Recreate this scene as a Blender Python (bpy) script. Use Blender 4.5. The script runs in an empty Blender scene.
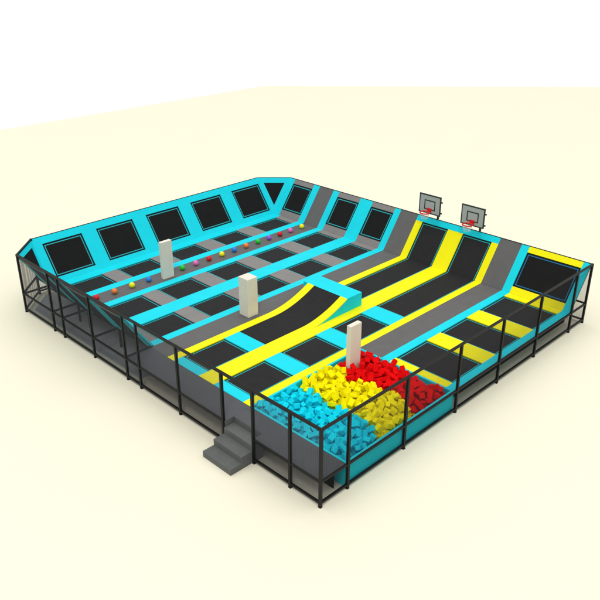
import bpy, bmesh, math, random
from mathutils import Vector, Matrix, Euler
random.seed(11)
sc = bpy.context.scene
col = sc.collection

# ------------------------------------------------------------------ materials
def mat(name, rgb, rough=0.6, spec=0.2, var=0.06, scale=3.0, bump=0.0, bscale=60.0, metal=0.0):
    m = bpy.data.materials.new(name); m.use_nodes = True
    nt = m.node_tree; N = nt.nodes; L = nt.links
    b = N['Principled BSDF']
    b.inputs['Roughness'].default_value = rough
    b.inputs['Specular IOR Level'].default_value = spec
    b.inputs['Metallic'].default_value = metal
    tc = N.new('ShaderNodeTexCoord')
    geo = N.new('ShaderNodeNewGeometry')
    n = N.new('ShaderNodeTexNoise'); n.inputs['Scale'].default_value = scale
    n.inputs['Detail'].default_value = 4
    L.new(geo.outputs['Position'], n.inputs['Vector'])
    r = N.new('ShaderNodeValToRGB')
    r.color_ramp.elements[0].position = 0.3; r.color_ramp.elements[1].position = 0.7
    r.color_ramp.elements[0].color = tuple(c * (1 - var) for c in rgb) + (1,)
    r.color_ramp.elements[1].color = tuple(min(1, c * (1 + var)) for c in rgb) + (1,)
    L.new(n.outputs['Fac'], r.inputs['Fac']); L.new(r.outputs['Color'], b.inputs['Base Color'])
    if bump:
        n2 = N.new('ShaderNodeTexNoise'); n2.inputs['Scale'].default_value = bscale
        L.new(geo.outputs['Position'], n2.inputs['Vector'])
        bp = N.new('ShaderNodeBump'); bp.inputs['Strength'].default_value = bump
        bp.inputs['Distance'].default_value = 0.01
        L.new(n2.outputs['Fac'], bp.inputs['Height']); L.new(bp.outputs['Normal'], b.inputs['Normal'])
    return m

M = dict(
    floor=mat('cream_floor', (0.765, 0.735, 0.585), 0.85, 0.05, 0.006, 0.25),
    floor_mat=mat('dark_floor_mat', (0.37, 0.38, 0.39), 0.8, 0.1, 0.06, 2.0),
    cyan=mat('cyan_vinyl', (0.006, 0.60, 0.71), 0.5, 0.10, 0.03, 2.0, 0.08, 40),
    yellow=mat('yellow_vinyl', (0.82, 0.76, 0.002), 0.5, 0.12, 0.02, 2.0, 0.08, 40),
    grey=mat('light_grey_vinyl', (0.205, 0.197, 0.192), 0.55, 0.15, 0.05, 2.0, 0.08, 40),
    lane=mat('grey_lane_vinyl', (0.110, 0.108, 0.109), 0.55, 0.15, 0.05, 2.0, 0.08, 40),
    walk=mat('walkway_grey', (0.078, 0.083, 0.090), 0.6, 0.15, 0.06, 1.5),
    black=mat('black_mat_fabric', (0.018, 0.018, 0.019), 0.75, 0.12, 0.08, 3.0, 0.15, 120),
    shadeblack=mat('black_mat_fabric_shaded', (0.0105, 0.0105, 0.0108), 0.8, 0.08, 0.08, 3.0, 0.15, 120),  # same black fabric, darkened: shade on the walls put into the colour
    netgrey=mat('grey_net_cord', (0.058, 0.062, 0.070), 0.7, 0.15, 0.05),
    border=mat('black_edge_cover', (0.008, 0.010, 0.011), 0.7, 0.1, 0.05),
    trim=mat('cyan_trim_line', (0.02, 0.36, 0.39), 0.5, 0.15, 0.03),
    blue=mat('blue_trim_line', (0.012, 0.13, 0.29), 0.5, 0.15, 0.03),
    steel=mat('black_steel', (0.0065, 0.0065, 0.0065), 0.5, 0.18, 0.1),
    net=mat('dark_net_cord', (0.016, 0.017, 0.022), 0.7, 0.15, 0.05),
    step=mat('dark_grey_step', (0.105, 0.111, 0.109), 0.7, 0.15, 0.06, 4.0),
    cream=mat('cream_column_vinyl', (0.70, 0.66, 0.56), 0.55, 0.15, 0.03, 2.0, 0.05, 40),
    board=mat('grey_backboard', (0.36, 0.39, 0.385), 0.35, 0.3, 0.03),
    boardline=mat('dark_board_frame', (0.025, 0.035, 0.036), 0.5, 0.2, 0.05),
    rim=mat('red_rim_paint', (0.62, 0.012, 0.012), 0.4, 0.3, 0.03),
    cord=mat('white_net_cord', (0.7, 0.66, 0.64), 0.8, 0.1, 0.03),
    fcyan=mat('cyan_foam', (0.006, 0.60, 0.74), 0.85, 0.03, 0.05, 4.0, 0.2, 90),
    fyellow=mat('yellow_foam', (0.82, 0.73, 0.003), 0.85, 0.03, 0.04, 4.0, 0.2, 90),
    fred=mat('red_foam', (0.68, 0.004, 0.005), 0.85, 0.03, 0.05, 4.0, 0.2, 90),
)
BALL = dict(red=(0.62, 0.01, 0.015), orange=(0.75, 0.20, 0.04), yellow=(0.80, 0.75, 0.01), blue=(0.02, 0.19, 0.62),
            green=(0.01, 0.50, 0.03), pink=(0.72, 0.14, 0.42), purple=(0.29, 0.09, 0.62))
for k, c in BALL.items():
    M['ball_' + k] = mat(k + '_ball_plastic', c, 0.4, 0.3, 0.02)

# ------------------------------------------------------------------ mesh helpers
def flat(u, v, n): return Vector((u, v, n))
XB, YB, XL = 16.70, 19.85, 1.44          # feet of the right, back and left sloped walls (z = 1)
RUN, RISE = 1.44, 2.0
XT, YT = XB + RUN, YB + RUN
_k = math.hypot(RUN, RISE)
def rw(u, s, n): return Vector((XB + RUN * s - n * RISE / _k, u, 1 + RISE * s + n * RUN / _k))     # u = Y
def bw(u, s, n): return Vector((u, YB + RUN * s - n * RISE / _k, 1 + RISE * s + n * RUN / _k))     # u = X
def lw(u, s, n): return Vector((max(0.055, XL - RUN * s + n * RISE / _k), u, 1 + RISE * s + n * RUN / _k))     # u = Y, ends cut upright

def slab(bm, f, u0, u1, v0, v1, n0, n1, bev=0.0):
    vs = [bm.verts.new(f(u, v, n)) for n in (n0, n1) for v in (v0, v1) for u in (u0, u1)]
    fs = [(0, 2, 3, 1), (4, 5, 7, 6), (0, 1, 5, 4), (2, 6, 7, 3), (0, 4, 6, 2), (1, 3, 7, 5)]
    faces = [bm.faces.new([vs[i] for i in q]) for q in fs]
    if bev:
        es = list({e for fc in faces for e in fc.edges})
        bmesh.ops.bevel(bm, geom=es, offset=bev, segments=2, profile=0.5, affect='EDGES')

def ring(bm, f, u0, u1, v0, v1, w, n0, n1, sides='lrbt'):
    if 'b' in sides: slab(bm, f, u0, u1, v0, v0 + w, n0, n1)
    if 't' in sides: slab(bm, f, u0, u1, v1 - w, v1, n0, n1)
    a = v0 + (w if 'b' in sides else 0); b = v1 - (w if 't' in sides else 0)
    if 'l' in sides: slab(bm, f, u0, u0 + w, a, b, n0, n1)
    if 'r' in sides: slab(bm, f, u1 - w, u1, a, b, n0, n1)

def bar(bm, p, q, w=0.09, h=None):
    p, q = Vector(p), Vector(q); d = (q - p); ln = d.length; d.normalize()
    up = Vector((0, 0, 1)) if abs(d.z) < 0.95 else Vector((0, 1, 0))
    a = d.cross(up).normalized(); b = a.cross(d).normalized(); h = h or w
    def f(u, v, n): return p + d * u + a * v + b * n
    slab(bm, f, 0, ln, -w / 2, w / 2, -h / 2, h / 2)

def tube(bm, pts, r, n=8, closed=False):
    pts = [Vector(p) for p in pts]; rings = []
    for i, p in enumerate(pts):
        if closed: d = pts[(i + 1) % len(pts)] - pts[i - 1]
        else: d = pts[min(i + 1, len(pts) - 1)] - pts[max(i - 1, 0)]
        d.normalize(); up = Vector((0, 0, 1)) if abs(d.z) < 0.9 else Vector((1, 0, 0))
        a = d.cross(up).normalized(); b = a.cross(d).normalized()
        rings.append([bm.verts.new(p + (a * math.cos(t) + b * math.sin(t)) * r) for t in [2 * math.pi * j / n for j in range(n)]])
    m = len(rings)
    for i in range(m if closed else m - 1):
        A, B = rings[i], rings[(i + 1) % m]
        for j in range(n): bm.faces.new((A[j], A[(j + 1) % n], B[(j + 1) % n], B[j]))
    if not closed:
        bm.faces.new(rings[0][::-1]); bm.faces.new(rings[-1])

def new(): return bmesh.new()
def tag(o, label=None, cat=None, group=None, kind=None):
    if label: o['label'] = label
    if cat: o['category'] = cat
    if group: o['group'] = group
    if kind: o['kind'] = kind
    return o
def empty(name, loc, label, cat, group=None):
    o = bpy.data.objects.new(name, None); col.objects.link(o); o.location = loc
    o.empty_display_size = 0.2
    return tag(o, label, cat, group)
def build(name, bm, m, parent=None, smooth=False, origin=None):
    bmesh.ops.recalc_face_normals(bm, faces=bm.faces)
    if parent is not None: off = Vector(parent.location)
    elif origin is not None: off = Vector(origin)
    else:
        xs = [v.co for v in bm.verts]
        off = Vector((sum(v.x for v in xs) / len(xs), sum(v.y for v in xs) / len(xs), min(v.z for v in xs)))
    for v in bm.verts: v.co -= off
    me = bpy.data.meshes.new(name); bm.to_mesh(me); bm.free()
    me.materials.append(m if not isinstance(m, str) else M[m])
    if smooth:
        for p in me.polygons: p.use_smooth = True
    o = bpy.data.objects.new(name, me); col.objects.link(o)
    if parent is not None: o.parent = parent
    else: o.location = off
    return o
def pad(name, m, f, u0, u1, v0, v1, parent=None, n0=None, n1=None, bev=0.006):
    bm = new()
    if f is flat: slab(bm, f, u0, u1, v0, v1, 0.90 if n0 is None else n0, 1.0 if n1 is None else n1, bev)
    else: slab(bm, f, u0, u1, v0, v1, -0.10 if n0 is None else n0, 0.0 if n1 is None else n1, bev)
    return build(name, bm, m, parent)

# ------------------------------------------------------------------ setting
bm = new()
pts = [(-90, -90), (81, -90), (81, 28.2), (51.7, 58.7), (-90, 58.7)]
bm.faces.new([bm.verts.new((x, y, 0)) for x, y in pts])
tag(build('floor', bm, 'floor', origin=(0, 0, 0)), kind='structure')
bm = new()
pl = [(0.36, 10.6), (4.0, 10.6), (4.0, 21.0), (1.62, 21.0), (0.36, 19.74)]
lo_, hi_ = [bm.verts.new((x, y, 0.004)) for x, y in pl], [bm.verts.new((x, y, 0.014)) for x, y in pl]
bm.faces.new(lo_[::-1]); bm.faces.new(hi_)
for i in range(5): bm.faces.new((lo_[i], lo_[(i + 1) % 5], hi_[(i + 1) % 5], hi_[i]))
tag(build('floor_mat', bm, 'floor_mat'), kind='structure')

# ------------------------------------------------------------------ strips
Y = dict(W=19.22, A1=17.74, A0=17.25, B1=16.12, B0=15.66, C1=13.98, C0=13.07, D1=11.45, D0=11.04,
         E1=9.87, E0=9.45, F1=7.79, F0=6.87, G1=5.16, G0=4.78, H1=3.60, H0=3.18, I1=0.42, I0=0.07)
XG = [(3.95, 4.82), (6.93, 7.90), (9.95, 11.05), (13.02, 14.08), (16.23, XB)]
XW = 1.27                                         # inner edge of the walkway

def strip(m, key, x0, label, left=False, x1=XB, right=True, wall_top=1.0, cat='padding'):
    y0, y1 = Y[key + '0'], Y[key + '1']
    t = empty('padding_strip', ((x0 + x1) / 2, (y0 + y1) / 2, 0.9), label, cat, 'long coloured padding strips')
    pad('floor_pad', m, flat, x0, x1, y0, y1, t)
    if right: pad('wall_pad', m, rw, y0, y1, 0, wall_top, t)
    if left: pad('wall_pad', m, lw, y0, y1, 0, 0.96, t, n0=-0.16)
    return t
strip('cyan', 'A', XL, 'narrow cyan strip on the far side of the ball lane, nearest the back wall', left=True)
strip('cyan', 'B', XL, 'narrow cyan strip on the near side of the ball lane', left=True)
strip('cyan', 'C', XL, 'wide cyan strip between the two trampoline rows in front of the ball lane', left=True)
strip('cyan', 'D', XL, 'narrow cyan strip along the far side of the plain grey lane with the square column', left=True)
# yellow strips
t = empty('padding_strip', (6, 9.66, 0.9), 'narrow yellow strip along the plain grey lane, broken by the cyan ramp box', 'padding', 'long coloured padding strips')
pad('floor_pad', 'yellow', flat, XW, 7.0, Y['E0'], Y['E1'], t)
pad('floor_pad', 'yellow', flat, 10.57, XB, Y['E0'], Y['E1'], t)
pad('wall_pad', 'yellow', rw, Y['E0'], Y['E1'], 0, 0.87, t)
strip('yellow', 'F', XW, 'wide yellow strip running beside the ramp and up between the two basketball lanes', wall_top=0.87)
strip('yellow', 'G', XW, 'narrow yellow strip along the back of the foam pit and on up the wall', wall_top=0.87)
strip('cyan', 'H', 7.44, 'cyan strip on the far side of the three trampolines by the right fence')
strip('cyan', 'I', 7.44, 'cyan edge strip running along the inside of the right mesh fence')

# lanes
def lane(y0, y1, x0, label, left=False):
    t = empty('grey_lane', ((x0 + XB) / 2, (y0 + y1) / 2, 0.9), label, 'walkway lane')
    pad('floor_pad', 'lane', flat, x0, XB, y0, y1, t, n1=0.994)
    pad('wall_pad', 'lane', rw, y0, y1, 0, 1.0, t, n1=-0.006)
    if left: pad('wall_pad', 'lane', lw, y0, y1, 0, 0.96, t, n1=-0.006)
lane(Y['B1'], Y['A0'], XL, 'grey lane carrying a line of coloured balls, running up the right wall', True)
lane(Y['E1'], Y['D0'], XW, 'plain grey lane carrying the squat square column behind the ramp')
lane(Y['G0'], Y['H1'], 7.44, 'plain grey lane starting at the red end of the foam pit')

# ------------------------------------------------------------------ trampolines
def tramp_parts(t, f, u0, u1, v0, v1, top, trim='trim', sides='lrbt', b=0.065, w=0.04, m=None):
    """border, trim line and jumping mat lying just below the pads round them"""
    z = top
    bm = new(); ring(bm, f, u0, u1, v0, v1, b, z - 0.03, z, sides); build('edge_cover', bm, 'border', t)
    du0 = u0 + (b if 'l' in sides else 0); du1 = u1 - (b if 'r' in sides else 0)
    dv0 = v0 + (b if 'b' in sides else 0); dv1 = v1 - (b if 't' in sides else 0)
    bm = new(); ring(bm, f, du0, du1, dv0, dv1, w, z - 0.03, z + 0.004, sides); build('trim_line', bm, trim, t)
    a0 = du0 + (w if 'l' in sides else 0); a1 = du1 - (w if 'r' in sides else 0)
    c0 = dv0 + (w if 'b' in sides else 0); c1 = dv1 - (w if 't' in sides else 0)
    bm = new(); slab(bm, f, a0, a1, c0, c1, z - 0.03, z - 0.004); build('jumping_mat', bm, m or ('black' if f is flat else 'shadeblack'), t)
def floor_tramp(x0, x1, y0, y1, label, drop=0.05):
    t = empty('trampoline', ((x0 + x1) / 2, (y0 + y1) / 2, 0.9), label, 'trampoline', 'floor trampolines')
    tramp_parts(t, flat, x0, x1, y0, y1, 1.0 - drop)
ORD = ['first', 'second', 'third', 'fourth', 'fifth']
cols5 = [(1.90, 3.95), (4.82, 6.93), (7.90, 9.95), (11.05, 13.02), (14.08, 16.23)]
ROWS = [('A1', 'W', 'row at the foot of the back wall'),
        ('C1', 'B0', 'row between ball lane and wide cyan strip'),
        ('D1', 'C0', 'row between wide cyan strip and plain lane')]
for a, b, nm in ROWS:
    y0, y1 = Y[a], Y[b]
    for i, (x0, x1) in enumerate(cols5):
        floor_tramp(x0, x1, y0, y1, 'black trampoline, %s from left in the %s' % (ORD[i], nm))
    seps = [(XL, 1.90)] + XG
    for i, (x0, x1) in enumerate(seps):
        if i == 0: lb = 'light grey pad, left end of the %s' % nm
        elif i == 5: lb = 'light grey pad, right end of the %s' % nm
        else: lb = 'light grey pad after %s trampoline, %s' % (ORD[i - 1], nm)
        tag(pad('separator_pad', 'grey', flat, x0, x1, y0, y1, n1=0.996), lb, 'padding', 'light grey separator pads')
tag(pad('padding_strip', 'cyan', flat, XL, XB, Y['W'], YB), 'cyan floor strip joining the foot of the back cyan wall', 'padding', 'long coloured padding strips')

floor_tramp(1.75, 3.95, Y['E0'] * 0 + Y['F1'], Y['E0'], 'black floor trampoline in front of the start of the ramp, bounded by yellow strips')
for i, (x0, x1) in enumerate([(1.75, 3.92), (4.82, 6.93), (7.90, 9.95)]):
    floor_tramp(x0, x1, Y['G1'], Y['F0'], 'black trampoline, %s from left in the row between foam pit and ramp' % ORD[i])
for i, (x0, x1) in enumerate([(7.86, 9.97), (10.96, 13.0), (14.05, 16.23)]):
    floor_tramp(x0, x1, Y['I1'], Y['H0'], 'black floor trampoline beside the right fence, %s from the foam pit' % ORD[i])
for (x0, x1, y0, y1, lb) in [
    (XW, 1.75, Y['F1'], Y['E0'], 'short cyan pad on the walkway side of the trampoline before the ramp'),
    (3.95, 4.82, Y['F1'], Y['E0'], 'cyan pad between a trampoline and the low end of the black ramp'),
    (XW, 1.75, Y['G1'], Y['F0'], 'short cyan pad on the walkway edge next to the stairs'),
    (3.92, 4.82, Y['G1'], Y['F0'], 'cyan pad between first and second trampolines of the row beside the pit'),
    (6.93, 7.90, Y['G1'], Y['F0'], 'cyan pad between the second and third trampolines of the row beside the pit'),
    (9.95, 11.0, Y['G1'], Y['F0'], 'cyan pad before the long right basketball trampoline')]:
    tag(pad('separator_pad', 'cyan', flat, x0, x1, y0, y1, n1=0.996), lb, 'padding', 'cyan separator pads')
for (x0, x1, lb) in [(7.44, 7.86, 'narrow yellow pad between the red foam and the nearest fence-side trampoline'),
                     (9.97, 10.96, 'yellow pad between the first and second trampolines by the right fence'),
                     (13.0, 14.05, 'yellow pad between the second and third trampolines by the right fence'),
                     (16.23, XB, 'yellow floor pad at the foot of the blue-lined wall trampoline')]:
    tag(pad('separator_pad', 'yellow', flat, x0, x1, Y['I1'], Y['H0'], n1=0.996), lb, 'padding', 'yellow separator pads')

# long basketball trampolines folding up the wall
for (x0, y0, y1, lb) in [(10.6, Y['F1'], Y['E0'], 'long black trampoline behind the ramp box, rising to the left hoop'),
                         (11.0, Y['G1'], Y['F0'], 'long black trampoline rising up the wall to the right hoop')]:
    t = empty('long_trampoline', ((x0 + XB) / 2, (y0 + y1) / 2, 0.9), lb, 'trampoline', 'long basketball trampolines')
    tramp_parts(t, flat, x0, XB + 0.05, y0, y1, 0.95, sides='lbt')
    tramp_parts(t, lambda u, v, n: rw(u, v / _k, n), y0, y1, -0.03 * _k, 0.868 * _k, -0.05, sides='lrt', m='black')
t = empty('wall_cap_pad', (XT, 7.3, 2.74), 'cyan cap pad along the wall top under both basketball hoops', 'padding')
pad('pad', 'cyan', rw, Y['G0'], Y['E1'], 0.87, 1.0, t)

# ------------------------------------------------------------------ sloped walls
def wall_tramp(f, u0, u1, s0, s1, label, loc, trim='trim'):
    t = empty('wall_trampoline', loc, label, 'trampoline', 'wall trampolines')
    # same parts, s measured in metres along the slope so that borders keep their width
    g = lambda u, v, n: f(u, v / _k, n)
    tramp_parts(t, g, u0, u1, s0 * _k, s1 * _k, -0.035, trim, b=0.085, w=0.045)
# back wall
bwt = empty('sloped_wall', ((XL + XB) / 2, YB, 0.0), 'long cyan padded sloping wall along the back with five black trampolines', 'wall')
bm = new()
backs = [(1.88, 4.10), (4.95, 7.20), (8.08, 10.30), (11.17, 13.42), (14.30, 16.52)]
xs = [XL - 0.04] + [v for p in backs for v in p] + [XB + 0.04]
slab(bm, bw, XL - 0.04, XB + 0.04, 0, 0.105, -0.10, 0)
slab(bm, bw, XL - 0.04, XB + 0.04, 0.85, 1.0, -0.10, 0)
for i in range(0, len(xs), 2): slab(bm, bw, xs[i], xs[i + 1], 0.105, 0.85, -0.10, 0)
build('padding', bm, 'cyan', bwt)
bm = new(); slab(bm, bw, XL, XB, 0, 0.99, -0.14, -0.105); build('backing_panel', bm, 'steel', bwt)
bm = new(); bar(bm, (XL, YT + 0.03, 3.0), (XB, YT + 0.03, 3.0), 0.045); build('top_rail', bm, 'steel', bwt)
for i, (x0, x1) in enumerate(backs):
    wall_tramp(bw, x0, x1, 0.105, 0.85, 'black wall trampoline, %s from the left on the cyan back wall' % ORD[i], ((x0 + x1) / 2, YB + 0.2, 1.2))
for x in (1.44, 4.5, 7.6, 10.7, 13.8, 16.6):
    bm = new(); bar(bm, (x, YT + 0.03, 0), (x, YT + 0.03, 2.96), 0.09); build('leg', bm, 'steel', bwt)
    bm = new(); bar(bm, (x, YB + 0.16, 0.9), (x, YT - 0.02, 0.9), 0.07); build('brace', bm, 'steel', bwt)
for zz, nm in ((1.0, 'mid_rail'), (0.15, 'bottom_rail')):
    bm = new(); bar(bm, (XL, YT + 0.03, zz), (XB, YT + 0.03, zz), 0.07); build(nm, bm, 'steel', bwt)

# right wall
rwt = empty('sloped_wall', (XB, YB / 2, 0.0), 'sloping wall along the right side carrying grey, cyan and yellow pads and two hoops', 'wall')
bm = new(); slab(bm, rw, Y['I0'], YB, 0, 0.99, -0.14, -0.105); build('backing_panel', bm, 'steel', rwt)
bm = new(); bar(bm, (XT + 0.03, 0.0, 3.0), (XT + 0.03, YB, 3.0), 0.045); build('top_rail', bm, 'steel', rwt)
for zz, nm in ((1.0, 'mid_rail'), (0.15, 'bottom_rail')):
    bm = new(); bar(bm, (XT + 0.03, 0.05, zz), (XT + 0.03, YB, zz), 0.07); build(nm, bm, 'steel', rwt)
for y in (1.35, 4.4, 7.4, 10.4, 13.5, 16.6, 19.85):
    bm = new(); bar(bm, (XT + 0.03, y, 0), (XT + 0.03, y, 2.96), 0.09); build('leg', bm, 'steel', rwt)
    bm = new(); bar(bm, (XB + 0.16, y, 0.9), (XT - 0.02, y, 0.9), 0.07); build('brace', bm, 'steel', rwt)
for (a, b, s0, s1, nm, m) in [('A1', None, 0.16, 0.88, 'in the far corner left of the ball lane', 'grey'),
                              ('C1', 'B0', 0.155, 0.875, 'on the right wall just right of the ball lane', 'grey'),
                              ('D1', 'C0', 0.155, 0.875, 'on the right wall left of the plain lane', 'grey'),
                              ('I1', 'H0', 0.145, 0.875, 'at the right end of the right wall', 'yellow')]:
    y0 = Y[a]; y1 = Y[b] if b else 19.40
    c = 'grey' if m == 'grey' else 'yellow'
    t = empty('wall_surround_pad', (XB, (y0 + y1) / 2, 1.0), '%s pads above and below trampoline, %s' % (c, nm), 'padding', 'wall pads above and below trampolines')
    pad('pad', m, rw, y0, y1, 0, s0, t, n1=-0.004)
    pad('pad', m, rw, y0, y1, s1, 1.0, t, n1=-0.004)
    tl = 'black trampoline lined in %s, %s' % ('cyan' if m == 'grey' else 'bright blue', nm)
    wall_tramp(rw, y0, y1, s0, s1, tl, (XB + 0.2, (y0 + y1) / 2, 1.2), 'trim' if m == 'grey' else 'blue')
tag(pad('wall_edge_pad', 'cyan', rw, 19.40, YB + 0.04, 0, 1.0), 'narrow cyan upright pad on the right wall next to the far corner triangle', 'padding')

# left wall, seen from behind
lwt = empty('sloped_wall', (XL, 15.4, 0.0), 'sloping wall on the left seen from behind, black with thin cyan bands', 'wall')
bm = new(); slab(bm, lw, Y['D0'], YB, 0, 0.955, -0.14, -0.105); build('backing_panel', bm, 'border', lwt)
for y in (11.05, 13.5, 16.11, 17.02, 19.80):
    bm = new(); bar(bm, (1.30, y, 0), (1.30, y, 0.96), 0.085); build('leg', bm, 'steel', lwt)
    bm = new(); bar(bm, (0.05, y, 1.0), (1.36, y, 1.0), 0.075); build('brace', bm, 'steel', lwt)
bm = new(); bar(bm, (1.36, Y['D0'], 0.86), (1.36, YB, 0.86), 0.08); build('foot_beam', bm, 'steel', lwt)
for (a, b, nm) in [('A1', None, 'back'), ('C1', 'B0', 'middle'), ('D1', 'C0', 'front')]:
    y0 = Y[a]; y1 = Y[b] if b else 19.40
    t = empty('wall_surround_pad', (XL, (y0 + y1) / 2, 1.0), 'grey pads around the %s trampoline on the left sloping wall' % nm, 'padding', 'wall pads above and below trampolines')
    pad('pad', 'grey', lw, y0, y1, 0, 0.15, t, n1=-0.004); pad('pad', 'grey', lw, y0, y1, 0.88, 0.935, t, n1=-0.03)
    wall_tramp(lw, y0, y1, 0.15, 0.88, 'black %s trampoline on the left sloping wall, its back towards the fence' % nm, (XL, (y0 + y1) / 2, 1.2))
tag(pad('wall_edge_pad', 'cyan', lw, 19.40, YB + 0.04, 0, 0.96, n0=-0.16), 'narrow cyan upright pad on the left wall next to the left corner triangle', 'padding')

# corner triangles
def corner(B, TL, TR, label, loc):
    B, TL, TR = Vector(B), Vector(TL), Vector(TR)
    nrm = (TL - B).cross(TR - B).normalized()
    if nrm.z < 0: nrm = -nrm
    t = empty('corner_panel', loc, label, 'padding', 'triangular corner panels')
    def P(a, b): return B + (TL - B) * a + (TR - B) * b
    # inner triangle: top edge at height 0.86, sides inset
    top = 0.86; side = 0.105
    iL, iR = P(top - side, side), P(side, top - side)
    iB = P(0.115, 0.115)
    bm = new()
    out = [B, TR, TL]; inn = [iB, iR, iL]
    for th in (0.0,):
        vo = [bm.verts.new(p) for p in out]; vi = [bm.verts.new(p) for p in inn]
        vo2 = [bm.verts.new(p - nrm * 0.1) for p in out]; vi2 = [bm.verts.new(p - nrm * 0.1) for p in inn]
        for i in range(3):
            j = (i + 1) % 3
            bm.faces.new((vo[i], vo[j], vi[j], vi[i])); bm.faces.new((vo2[i], vi2[i], vi2[j], vo2[j]))
            bm.faces.new((vo[i], vo2[i], vo2[j], vo[j])); bm.faces.new((vi[i], vi[j], vi2[j], vi2[i]))
    build('padding', bm, 'cyan', t)
    bm = new()
    a = [bm.verts.new(p - nrm * 0.03) for p in inn]; b = [bm.verts.new(p - nrm * 0.09) for p in inn]
    bm.faces.new(a); bm.faces.new(b[::-1])
    for i in range(3): bm.faces.new((a[i], b[i], b[(i + 1) % 3], a[(i + 1) % 3]))
    build('jumping_mat', bm, 'shadeblack', t)
    d = (TR - TL).normalized(); out_ = Vector((nrm.x, nrm.y, 0)).normalized() * -0.03
    bm = new(); bar(bm, TL + out_, TR + out_, 0.045); build('top_rail', bm, 'steel', t)
corner((XB, YB, 1), (XB, YT, 3), (XT, YB, 3), 'black triangular corner panel with cyan edges at the far corner', (XB, YB, 1))
corner((XL, YB, 1), (0, YB, 3), (XL, YT, 3), 'black triangular corner panel with cyan edges at the left corner', (XL, YB, 1))

# ------------------------------------------------------------------ fences
def netting(parent, p, q, z0, z1, step=0.036, w=0.0030, m='net'):
    p, q = Vector((p[0], p[1], 0)), Vector((q[0], q[1], 0)); d = q - p; ln = d.length; d.normalize()
    a = Vector((-d.y, d.x, 0))
    bm = new()
    def f(u, v, n): return p + d * u + a * n + Vector((0, 0, v))
    nu = int(ln / step); nv = int((z1 - z0) / step)
    for i in range(1, nu): slab(bm, f, ln * i / nu - w / 2, ln * i / nu + w / 2, z0, z1, -w / 2, w / 2)
    for i in range(1, nv):
        z = z0 + (z1 - z0) * i / nv
        slab(bm, f, 0, ln, z - w / 2, z + w / 2, w / 2 + 0.0005, 1.5 * w + 0.0005)
    return build('net', bm, m, parent)
def fence(posts, label, loc, gate=None, close=(True, True), mid_skip=()):
    t = empty('mesh_fence', loc, label, 'fence', 'mesh fences')
    P = [Vector((x, y, 0)) for x, y in posts]
    for i, p in enumerate(P):
        if (i == 0 and not close[0]) or (i == len(P) - 1 and not close[1]): continue
        bm = new()
        slab(bm, lambda u, v, n: p + Vector((u, v, n)), -0.048, 0.048, -0.048, 0.048, 0.012, 3.04)
        slab(bm, lambda u, v, n: p + Vector((u, v, n)), -0.06, 0.06, -0.06, 0.06, 0, 0.012)
        build('post', bm, 'steel', t)
    for i in range(len(P) - 1):
        a, b = P[i], P[i + 1]; d = (b - a).normalized() * 0.048
        for z, nm in ((3.0, 'top_rail'), (1.0, 'mid_rail'), (0.17, 'bottom_rail')):
            if gate == i and z < 2: continue
            bm = new(); bar(bm, a + d + Vector((0, 0, z)), b - d + Vector((0, 0, z)), 0.08, 0.085 if z > 2 else 0.075); build(nm, bm, 'steel', t)
        if gate != i:
            if gate is not None: netting(t, a + d, b - d, 0.21, 2.955, 0.036, 0.0039, 'netgrey')
            else: netting(t, a + d, b - d, 0.21, 2.955)
LEFT = [0, 1.37, 3.16, 4.77, 7.37, 9.99, 10.95, 13.52, 16.11, 17.02, 19.85]
fence([(0, y) for y in LEFT], 'black mesh fence along the front left side with an opening at the stairs', (0, 9.9, 0), gate=2)
RIGHT = [0, 1.30, 4.32, 7.54, 10.53, 13.54, 16.74, XT]
fence([(x, 0) for x in RIGHT], 'black mesh fence along the right side beside the foam pit', (9, 0, 0), close=(False, True))
fence([(0, YB), (XL, YT)], 'short diagonal mesh fence at the left corner behind the triangle panel', (0.7, 20.5, 0), close=(False, True))

# ------------------------------------------------------------------ walkway and stairs
wk = t = empty('walkway', (0.65, 5.5, 0.9), 'grey platform walkway inside the front left fence, notched for the stairs', 'walkway')
bm = new()
slab(bm, flat, 0.06, XW - 0.004, 0.06, 3.193, 0.90, 0.99, 0.008)
slab(bm, flat, 0.46, XW - 0.004, 3.193, 4.727, 0.90, 0.99, 0.008)
slab(bm, flat, 0.06, XW - 0.004, 4.727, 11.0, 0.90, 0.99, 0.008)
build('deck', bm, 'walk', t)
for y in (1.4, 3.16, 4.77, 7.4, 10.0):
    bm = new(); bar(bm, (1.18, y, 0), (1.18, y, 0.9), 0.09); build('leg', bm, 'steel', t)
st = empty('stairs', (-0.3, 3.96, 0), 'three dark grey steps leading up to the walkway through the fence opening', 'stairs')
for i, (x0, z1) in enumerate([(-1.03, 0.25), (-0.53, 0.50), (-0.04, 0.75)]):
    bm = new()
    slab(bm, flat, x0, 0.44, 3.21, 4.71, 0.004 if i == 0 else z1 - 0.25 + 0.001, z1, 0.008)
    build('step', bm, 'step', st)
bm = new()
slab(bm, flat, 0.44, 0.458, 3.21, 4.71, 0.004, 0.985); build('back_board', bm, 'step', st)
for y in (3.195, 4.712):
    bm = new(); slab(bm, flat, 0.02, 0.44, y, y + 0.013, 0.004, 0.985); build('side_board', bm, 'step', st)

bm = new(); slab(bm, flat, 0.95, 0.975, 0.30, 11.0, 0.006, 0.9); build('shade_panel', bm, 'border', wk)  # added dark panel that deepens the shade under the open walkway
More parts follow.
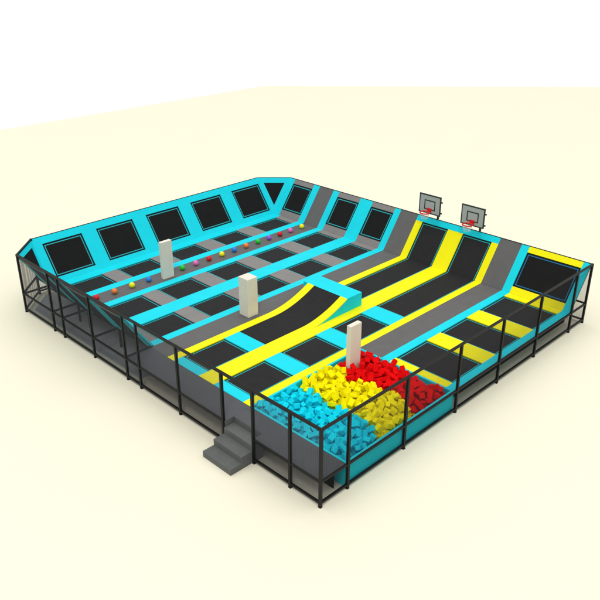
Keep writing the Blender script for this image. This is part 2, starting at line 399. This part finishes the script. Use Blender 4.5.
# deck underframe
t = empty('support_frame', (9, 9, 0), 'dark steel legs and beams under the trampoline deck', 'frame')
bm = new(); slab(bm, flat, 7.45, 17.6, 0.62, 0.645, 0.006, 0.895); build('shade_panel', bm, 'border', t)  # added dark panel standing in for shade below the right deck edge
for y in (1.6, 3.0, 4.9, 7.3, 9.6, 11.2, 13.5, 15.8, 17.4):
    bm = new(); bar(bm, (1.45 if y > 4.5 else 7.5, y, 0.82), (16.6, y, 0.82), 0.09); build('beam', bm, 'steel', t)
    for x in (4.4, 7.5, 10.5, 13.6, 16.6):
        if x < 7 and y < 4.5: continue
        bm = new(); bar(bm, (x, y, 0.016), (x, y, 0.775), 0.09); build('leg', bm, 'steel', t)

# ------------------------------------------------------------------ ramp
t = empty('ramp', (7.7, 8.6, 1.0), 'black curved ramp with yellow edges rising to a cyan box', 'ramp')
XA, XR, ZR = 6.95, 9.53, 1.68
def zr(x): return 1.0 + (ZR - 1.0) * max(0, (x - XA) / (XR - XA)) ** 1.9
def curved(y0, y1, xs, top, thick, m, name):
    bm = new(); rows = []
    for x in xs:
        z = zr(x) + top
        rows.append([bm.verts.new((x, y0, z)), bm.verts.new((x, y1, z)), bm.verts.new((x, y1, z - thick)), bm.verts.new((x, y0, z - thick))])
    for a, b in zip(rows, rows[1:]):
        for i in range(4): bm.faces.new((a[i], a[(i + 1) % 4], b[(i + 1) % 4], b[i]))
    bm.faces.new(rows[0]); bm.faces.new(rows[-1][::-1])
    return build(name, bm, m, t)
YR0, YR1 = 7.37, Y['E1']
cx = [XA + (XR - XA) * i / 24 for i in range(25)]
curved(YR0 + 0.41, Y['E0'], [4.82, 6.0] + cx, -0.006, 0.05, 'black', 'ramp_mat')
curved(Y['E0'], YR1, [XA + 0.05] + cx[1:], 0.004, 0.10, 'yellow', 'edge_pad')
curved(YR0 - 0.004, YR0 + 0.41, [XA + 0.05] + cx[1:], 0.004, 0.045, 'yellow', 'edge_pad')
bm = new()
prof = [(XA + 0.25, 1.0015), (XR, 1.0015), (XR, ZR - 0.035)] + [(x, zr(x) - 0.035) for x in cx[::-1][1:] if zr(x) > 1.05]
A = [bm.verts.new((x, YR0, z)) for x, z in prof]; B = [bm.verts.new((x, YR1, z)) for x, z in prof]
bm.faces.new(A); bm.faces.new(B[::-1])
for i in range(len(prof)): bm.faces.new((A[i], B[i], B[(i + 1) % len(prof)], A[(i + 1) % len(prof)]))
build('ramp_body', bm, 'cyan', t)
bm = new(); slab(bm, flat, XR + 0.002, 10.56, YR0, 10.16, 1.0015, ZR, 0.004); build('box', bm, 'cyan', t)

# ------------------------------------------------------------------ columns
def column(x0, x1, y0, y1, z0, z1, label):
    bm = new(); slab(bm, flat, x0, x1, y0, y1, z0, z1, 0.02)
    tag(build('padded_column', bm, 'cream'), label, 'column', 'cream padded columns')
column(5.75, 6.40, 16.33, 16.55, 0.995, 2.98, 'thin cream column standing on the ball lane')
column(5.94, 6.53, 10.11, 10.74, 0.995, 2.88, 'squat square cream column standing on the plain grey lane beside the ramp')
column(5.80, 6.45, 3.90, 4.12, 0.35, 2.90, 'thin cream column standing in the red foam at the back of the pit')

# ------------------------------------------------------------------ balls
def ball_mesh(m):
    bm = new(); bmesh.ops.create_uvsphere(bm, u_segments=20, v_segments=12, radius=0.145)
    me = bpy.data.meshes.new('ball'); bm.to_mesh(me); bm.free(); me.materials.append(M[m])
    for p in me.polygons: p.use_smooth = True
    return me
BM = {k: ball_mesh('ball_' + k) for k in BALL}
seq = [('red', 2.1), ('orange', 3.1), ('yellow', 4.1), ('blue', 5.08), (None, 6.1), ('green', 7.18), ('pink', 8.05), ('red', 8.93), ('yellow', 9.83),
       ('blue', 10.71), ('orange', 11.58), ('green', 12.47), ('purple', 13.32), ('red', 14.18), ('pink', 15.04), ('yellow', 15.98)]
for i, (c, x) in enumerate(seq):
    if c is None: continue
    o = bpy.data.objects.new('ball', BM[c]); col.objects.link(o); o.location = (x, 16.68, 0.994 + 0.135)
    if i == 0: lb = 'red ball at the left end of the line on the grey lane'
    elif i == len(seq) - 1: lb = 'yellow ball at the far right end of the line, beside the sloping wall'
    else:
        nmz = lambda k: (seq[k][0] + ' ball') if seq[k][0] else 'thin cream column'
        lb = '%s ball on the grey lane between the %s and the %s' % (c, nmz(i - 1), nmz(i + 1))
    tag(o, lb, 'ball', 'coloured balls along the grey lane')

# ------------------------------------------------------------------ foam pit
t = empty('foam_pit', (4.3, 2.4, 0), 'cyan walled pit filled with cyan, yellow and red foam blocks', 'foam pit')
PX0, PX1, PY0, PY1 = 1.275, 7.43, 0.07, 4.775
for (x0, x1, y0, y1) in [(PX0, PX1, PY0, PY0 + 0.09), (PX0, PX1, PY1 - 0.09, PY1), (PX0, PX0 + 0.09, PY0 + 0.09, PY1 - 0.09), (PX1 - 0.09, PX1, PY0 + 0.09, PY1 - 0.09)]:
    bm = new(); slab(bm, flat, x0, x1, y0, y1, 0.02, 1.0, 0.01); build('wall_panel', bm, 'cyan', t)
bm = new(); slab(bm, flat, PX0 + 0.09, PX1 - 0.09, PY0 + 0.09, PY1 - 0.09, 0.3, 0.42); build('pit_base', bm, 'floor_mat', t)
ix0, ix1, iy0, iy1 = PX0 + 0.25, PX1 - 0.25, PY0 + 0.25, PY1 - 0.25
def colour_at(x, y):
    j = 0.16 * math.sin(y * 2.3 + 0.6) + random.uniform(-0.14, 0.14)
    return 'cyan' if x + j < 3.42 else ('yellow' if x + j < 5.42 else 'red')
def mound(x, y):
    ex = min(x - PX0, PX1 - x, y - PY0, PY1 - y)
    return 0.91 + 0.17 * min(1, ex / 1.0) + 0.07 * math.sin(x * 2.1 + y) * math.sin(y * 1.7)
def block(bm, s, rot, loc, bev=0.006):
    m4 = Matrix.Translation(loc) @ rot.to_matrix().to_4x4()
    slab(bm, lambda u, v, n: m4 @ Vector((u, v, n)), -s[0] / 2, s[0] / 2, -s[1] / 2, s[1] / 2, -s[2] / 2, s[2] / 2, bev)
def rrot():
    return Euler((random.uniform(-1.1, 1.1), random.uniform(-1.1, 1.1), random.uniform(0, math.pi)))
SZ = [(0.215, 0.215, 0.215), (0.19, 0.23, 0.25), (0.165, 0.175, 0.40), (0.155, 0.21, 0.31)]
fm = {}
for c in ('cyan', 'yellow', 'red'):
    fm[c] = []
    for s in SZ:
        bm = new(); slab(bm, flat, -s[0] / 2, s[0] / 2, -s[1] / 2, s[1] / 2, -s[2] / 2, s[2] / 2, 0.012)
        bmesh.ops.recalc_face_normals(bm, faces=bm.faces)
        me = bpy.data.meshes.new('foam_block'); bm.to_mesh(me); bm.free(); me.materials.append(M['f' + c]); fm[c].append(me)
top = []
for _ in range(9000):
    x, y = random.uniform(ix0, ix1), random.uniform(iy0, iy1)
    if 5.66 < x < 6.59 and 3.76 < y < 4.26: continue
    if all((x - a) ** 2 + (y - b) ** 2 > 0.232 ** 2 for a, b in top): top.append((x, y))
    if len(top) >= 299: break
LAB = {'cyan': 'cyan foam block lying loose in the nearest part of the pit',
       'yellow': 'yellow foam block lying loose in the middle band of the pit',
       'red': 'red foam block lying loose in the far part of the pit'}
for x, y in top:
    c = colour_at(x, y)
    o = bpy.data.objects.new('foam_block', random.choice(fm[c])); col.objects.link(o)
    o.location = (x, y, mound(x, y) + random.uniform(-0.11, 0.12)); o.rotation_euler = rrot()
    tag(o, LAB[c], 'foam block', c + ' foam blocks in the pit')
fill = {c: new() for c in fm}
for i in range(1500):
    x, y = random.uniform(ix0 - 0.04, ix1 + 0.04), random.uniform(iy0 - 0.04, iy1 + 0.04)
    if 5.7 < x < 6.55 and 3.8 < y < 4.22: continue
    c = colour_at(x, y); s = random.choice(SZ)
    block(fill[c], s, rrot(), Vector((x, y, mound(x, y) - random.uniform(0.20, 0.42))), 0.0)
for c in fill:
    tag(build('foam_filling', fill[c], 'f' + c), 'mass of %s foam blocks below the loose top blocks in the pit' % c, 'foam filling', None, 'stuff')

# ------------------------------------------------------------------ basketball hoops
def hoop(y, label):
    X = 17.33; zc = 4.06; W, Hh = 1.34, 1.02
    t = empty('basketball_hoop', (XT, y, 3.0), label, 'basketball hoop', 'basketball hoops on the right wall')
    f = lambda u, v, n: Vector((X - n, y + u, zc + v))
    bb = None
    bm = new(); slab(bm, f, -W / 2 + 0.05, W / 2 - 0.05, -Hh / 2 + 0.05, Hh / 2 - 0.05, -0.02, 0.02); bb = build('backboard', bm, 'board', t)
    def frame(nm, u0, u1, v0, v1, w, n0, n1):
        bm = new(); ring(bm, f, u0, u1, v0, v1, w, n0, n1)
        for v in bm.verts: v.co -= t.location
        me = bpy.data.meshes.new(nm); bmesh.ops.recalc_face_normals(bm, faces=bm.faces); bm.to_mesh(me); bm.free(); me.materials.append(M['boardline'])
        o = bpy.data.objects.new(nm, me); col.objects.link(o); o.parent = bb
    frame('board_frame', -W / 2, W / 2, -Hh / 2, Hh / 2, 0.055, -0.03, 0.03)
    frame('target_square', -0.34, 0.34, -0.30, 0.22, 0.055, 0.021, 0.027)
    zr_ = zc - 0.34; R = 0.25; cxr = X - 0.42
    bm = new(); tube(bm, [(cxr + R * math.cos(a), y + R * math.sin(a), zr_) for a in [2 * math.pi * i / 28 for i in range(28)]], 0.034, 8, True)
    build('rim', bm, 'rim', t, True)
    bm = new(); slab(bm, f, -0.13, 0.13, -0.42, -0.20, 0.027, 0.06, 0.01)
    slab(bm, f, -0.09, 0.09, -0.365, -0.325, 0.06, 0.20)
    build('rim_bracket', bm, 'rim', t)
    bm = new()
    for i in range(12):
        for sgn in (1, -1):
            pts = []
            for k in range(5):
                a = 2 * math.pi * (i / 12 + sgn * k / 48); r = R * (1 - 0.10 * k)
                pts.append((cxr + r * math.cos(a), y + r * math.sin(a), zr_ - 0.09 * k))
            tube(bm, pts, 0.005, 4)
    build('net', bm, 'cord', t)
    bm = new(); bar(bm, (XT + 0.02, y, 3.04), (XT + 0.02, y, 4.12), 0.09); build('post', bm, 'boardline', t)
    for z in (4.08, 3.76):
        bm = new(); bar(bm, (X + 0.03, y - 0.0, z), (XT - 0.025, y, z), 0.07); build('arm', bm, 'boardline', t)
    bm = new(); bar(bm, (X + 0.065, y - W / 2 - 0.05, zc + 0.22), (X + 0.065, y + W / 2 - 0.1, zc + 0.22), 0.06)
    bar(bm, (X + 0.065, y - W / 2 - 0.05, zc - 0.36), (X + 0.065, y + W / 2 - 0.1, zc - 0.36), 0.06); build('back_brace', bm, 'boardline', t)
hoop(8.62, 'left basketball hoop, grey backboard and red rim, on the sloping right wall')
hoop(6.02, 'right basketball hoop, grey backboard and red rim, on the sloping right wall')

# ------------------------------------------------------------------ light, world, camera
w = bpy.data.worlds.new('World'); sc.world = w; w.use_nodes = True
bg = w.node_tree.nodes['Background']; bg.inputs[1].default_value = 1.0
# white studio dome: white at and below the horizon, dimmer low down, brightest overhead
_n, _l = w.node_tree.nodes, w.node_tree.links
_tc = _n.new('ShaderNodeTexCoord'); _sx = _n.new('ShaderNodeSeparateXYZ'); _rp = _n.new('ShaderNodeValToRGB')
_mr = _n.new('ShaderNodeMapRange'); _mr.inputs['From Min'].default_value = -1; _mr.inputs['From Max'].default_value = 1
_l.new(_tc.outputs['Generated'], _sx.inputs[0]); _l.new(_sx.outputs['Z'], _mr.inputs['Value']); _l.new(_mr.outputs[0], _rp.inputs['Fac'])
_cr = _rp.color_ramp
_cr.elements[0].position = 0.0; _cr.elements[0].color = (1, 1, 1, 1)
_cr.elements[1].position = 1.0; _cr.elements[1].color = (1.78, 1.77, 1.74, 1)
for _p, _v in ((0.5, 1.0), (0.56, 0.52), (0.7, 0.76)):
    _e = _cr.elements.new(_p); _e.color = (_v, _v, _v, 1)
_l.new(_rp.outputs['Color'], bg.inputs[0])
d = Vector((-0.60, -0.47, 1.0)).normalized(); ctr = Vector((9, 9, 1)); D = 200.0
la = bpy.data.lights.new('studio_lamp', 'AREA'); la.shape = 'DISK'; la.size = 32.0
la.energy = 0.75 * math.pi * D * D; la.color = (1.0, 0.985, 0.95)
lo = bpy.data.objects.new('studio_lamp', la); col.objects.link(lo); lo.location = ctr + d * D
lo.rotation_euler = d.to_track_quat('Z', 'Y').to_euler()

cam = bpy.data.cameras.new('Camera'); co = bpy.data.objects.new('Camera', cam); col.objects.link(co)
co.location = (-13.5875, -12.6155, 16.2895)
co.rotation_euler = (math.pi / 2 - 0.44845, 0.0, 0.78332 - math.pi / 2)
cam.sensor_width = 36; cam.sensor_fit = 'HORIZONTAL'; cam.lens = 36 * 740.61 / 600
cam.clip_end = 500
sc.camera = co
sc.view_settings.view_transform = 'Standard'; sc.view_settings.look = 'None'; sc.view_settings.exposure = 0
sc.render.resolution_x = 1024; sc.render.resolution_y = 1024
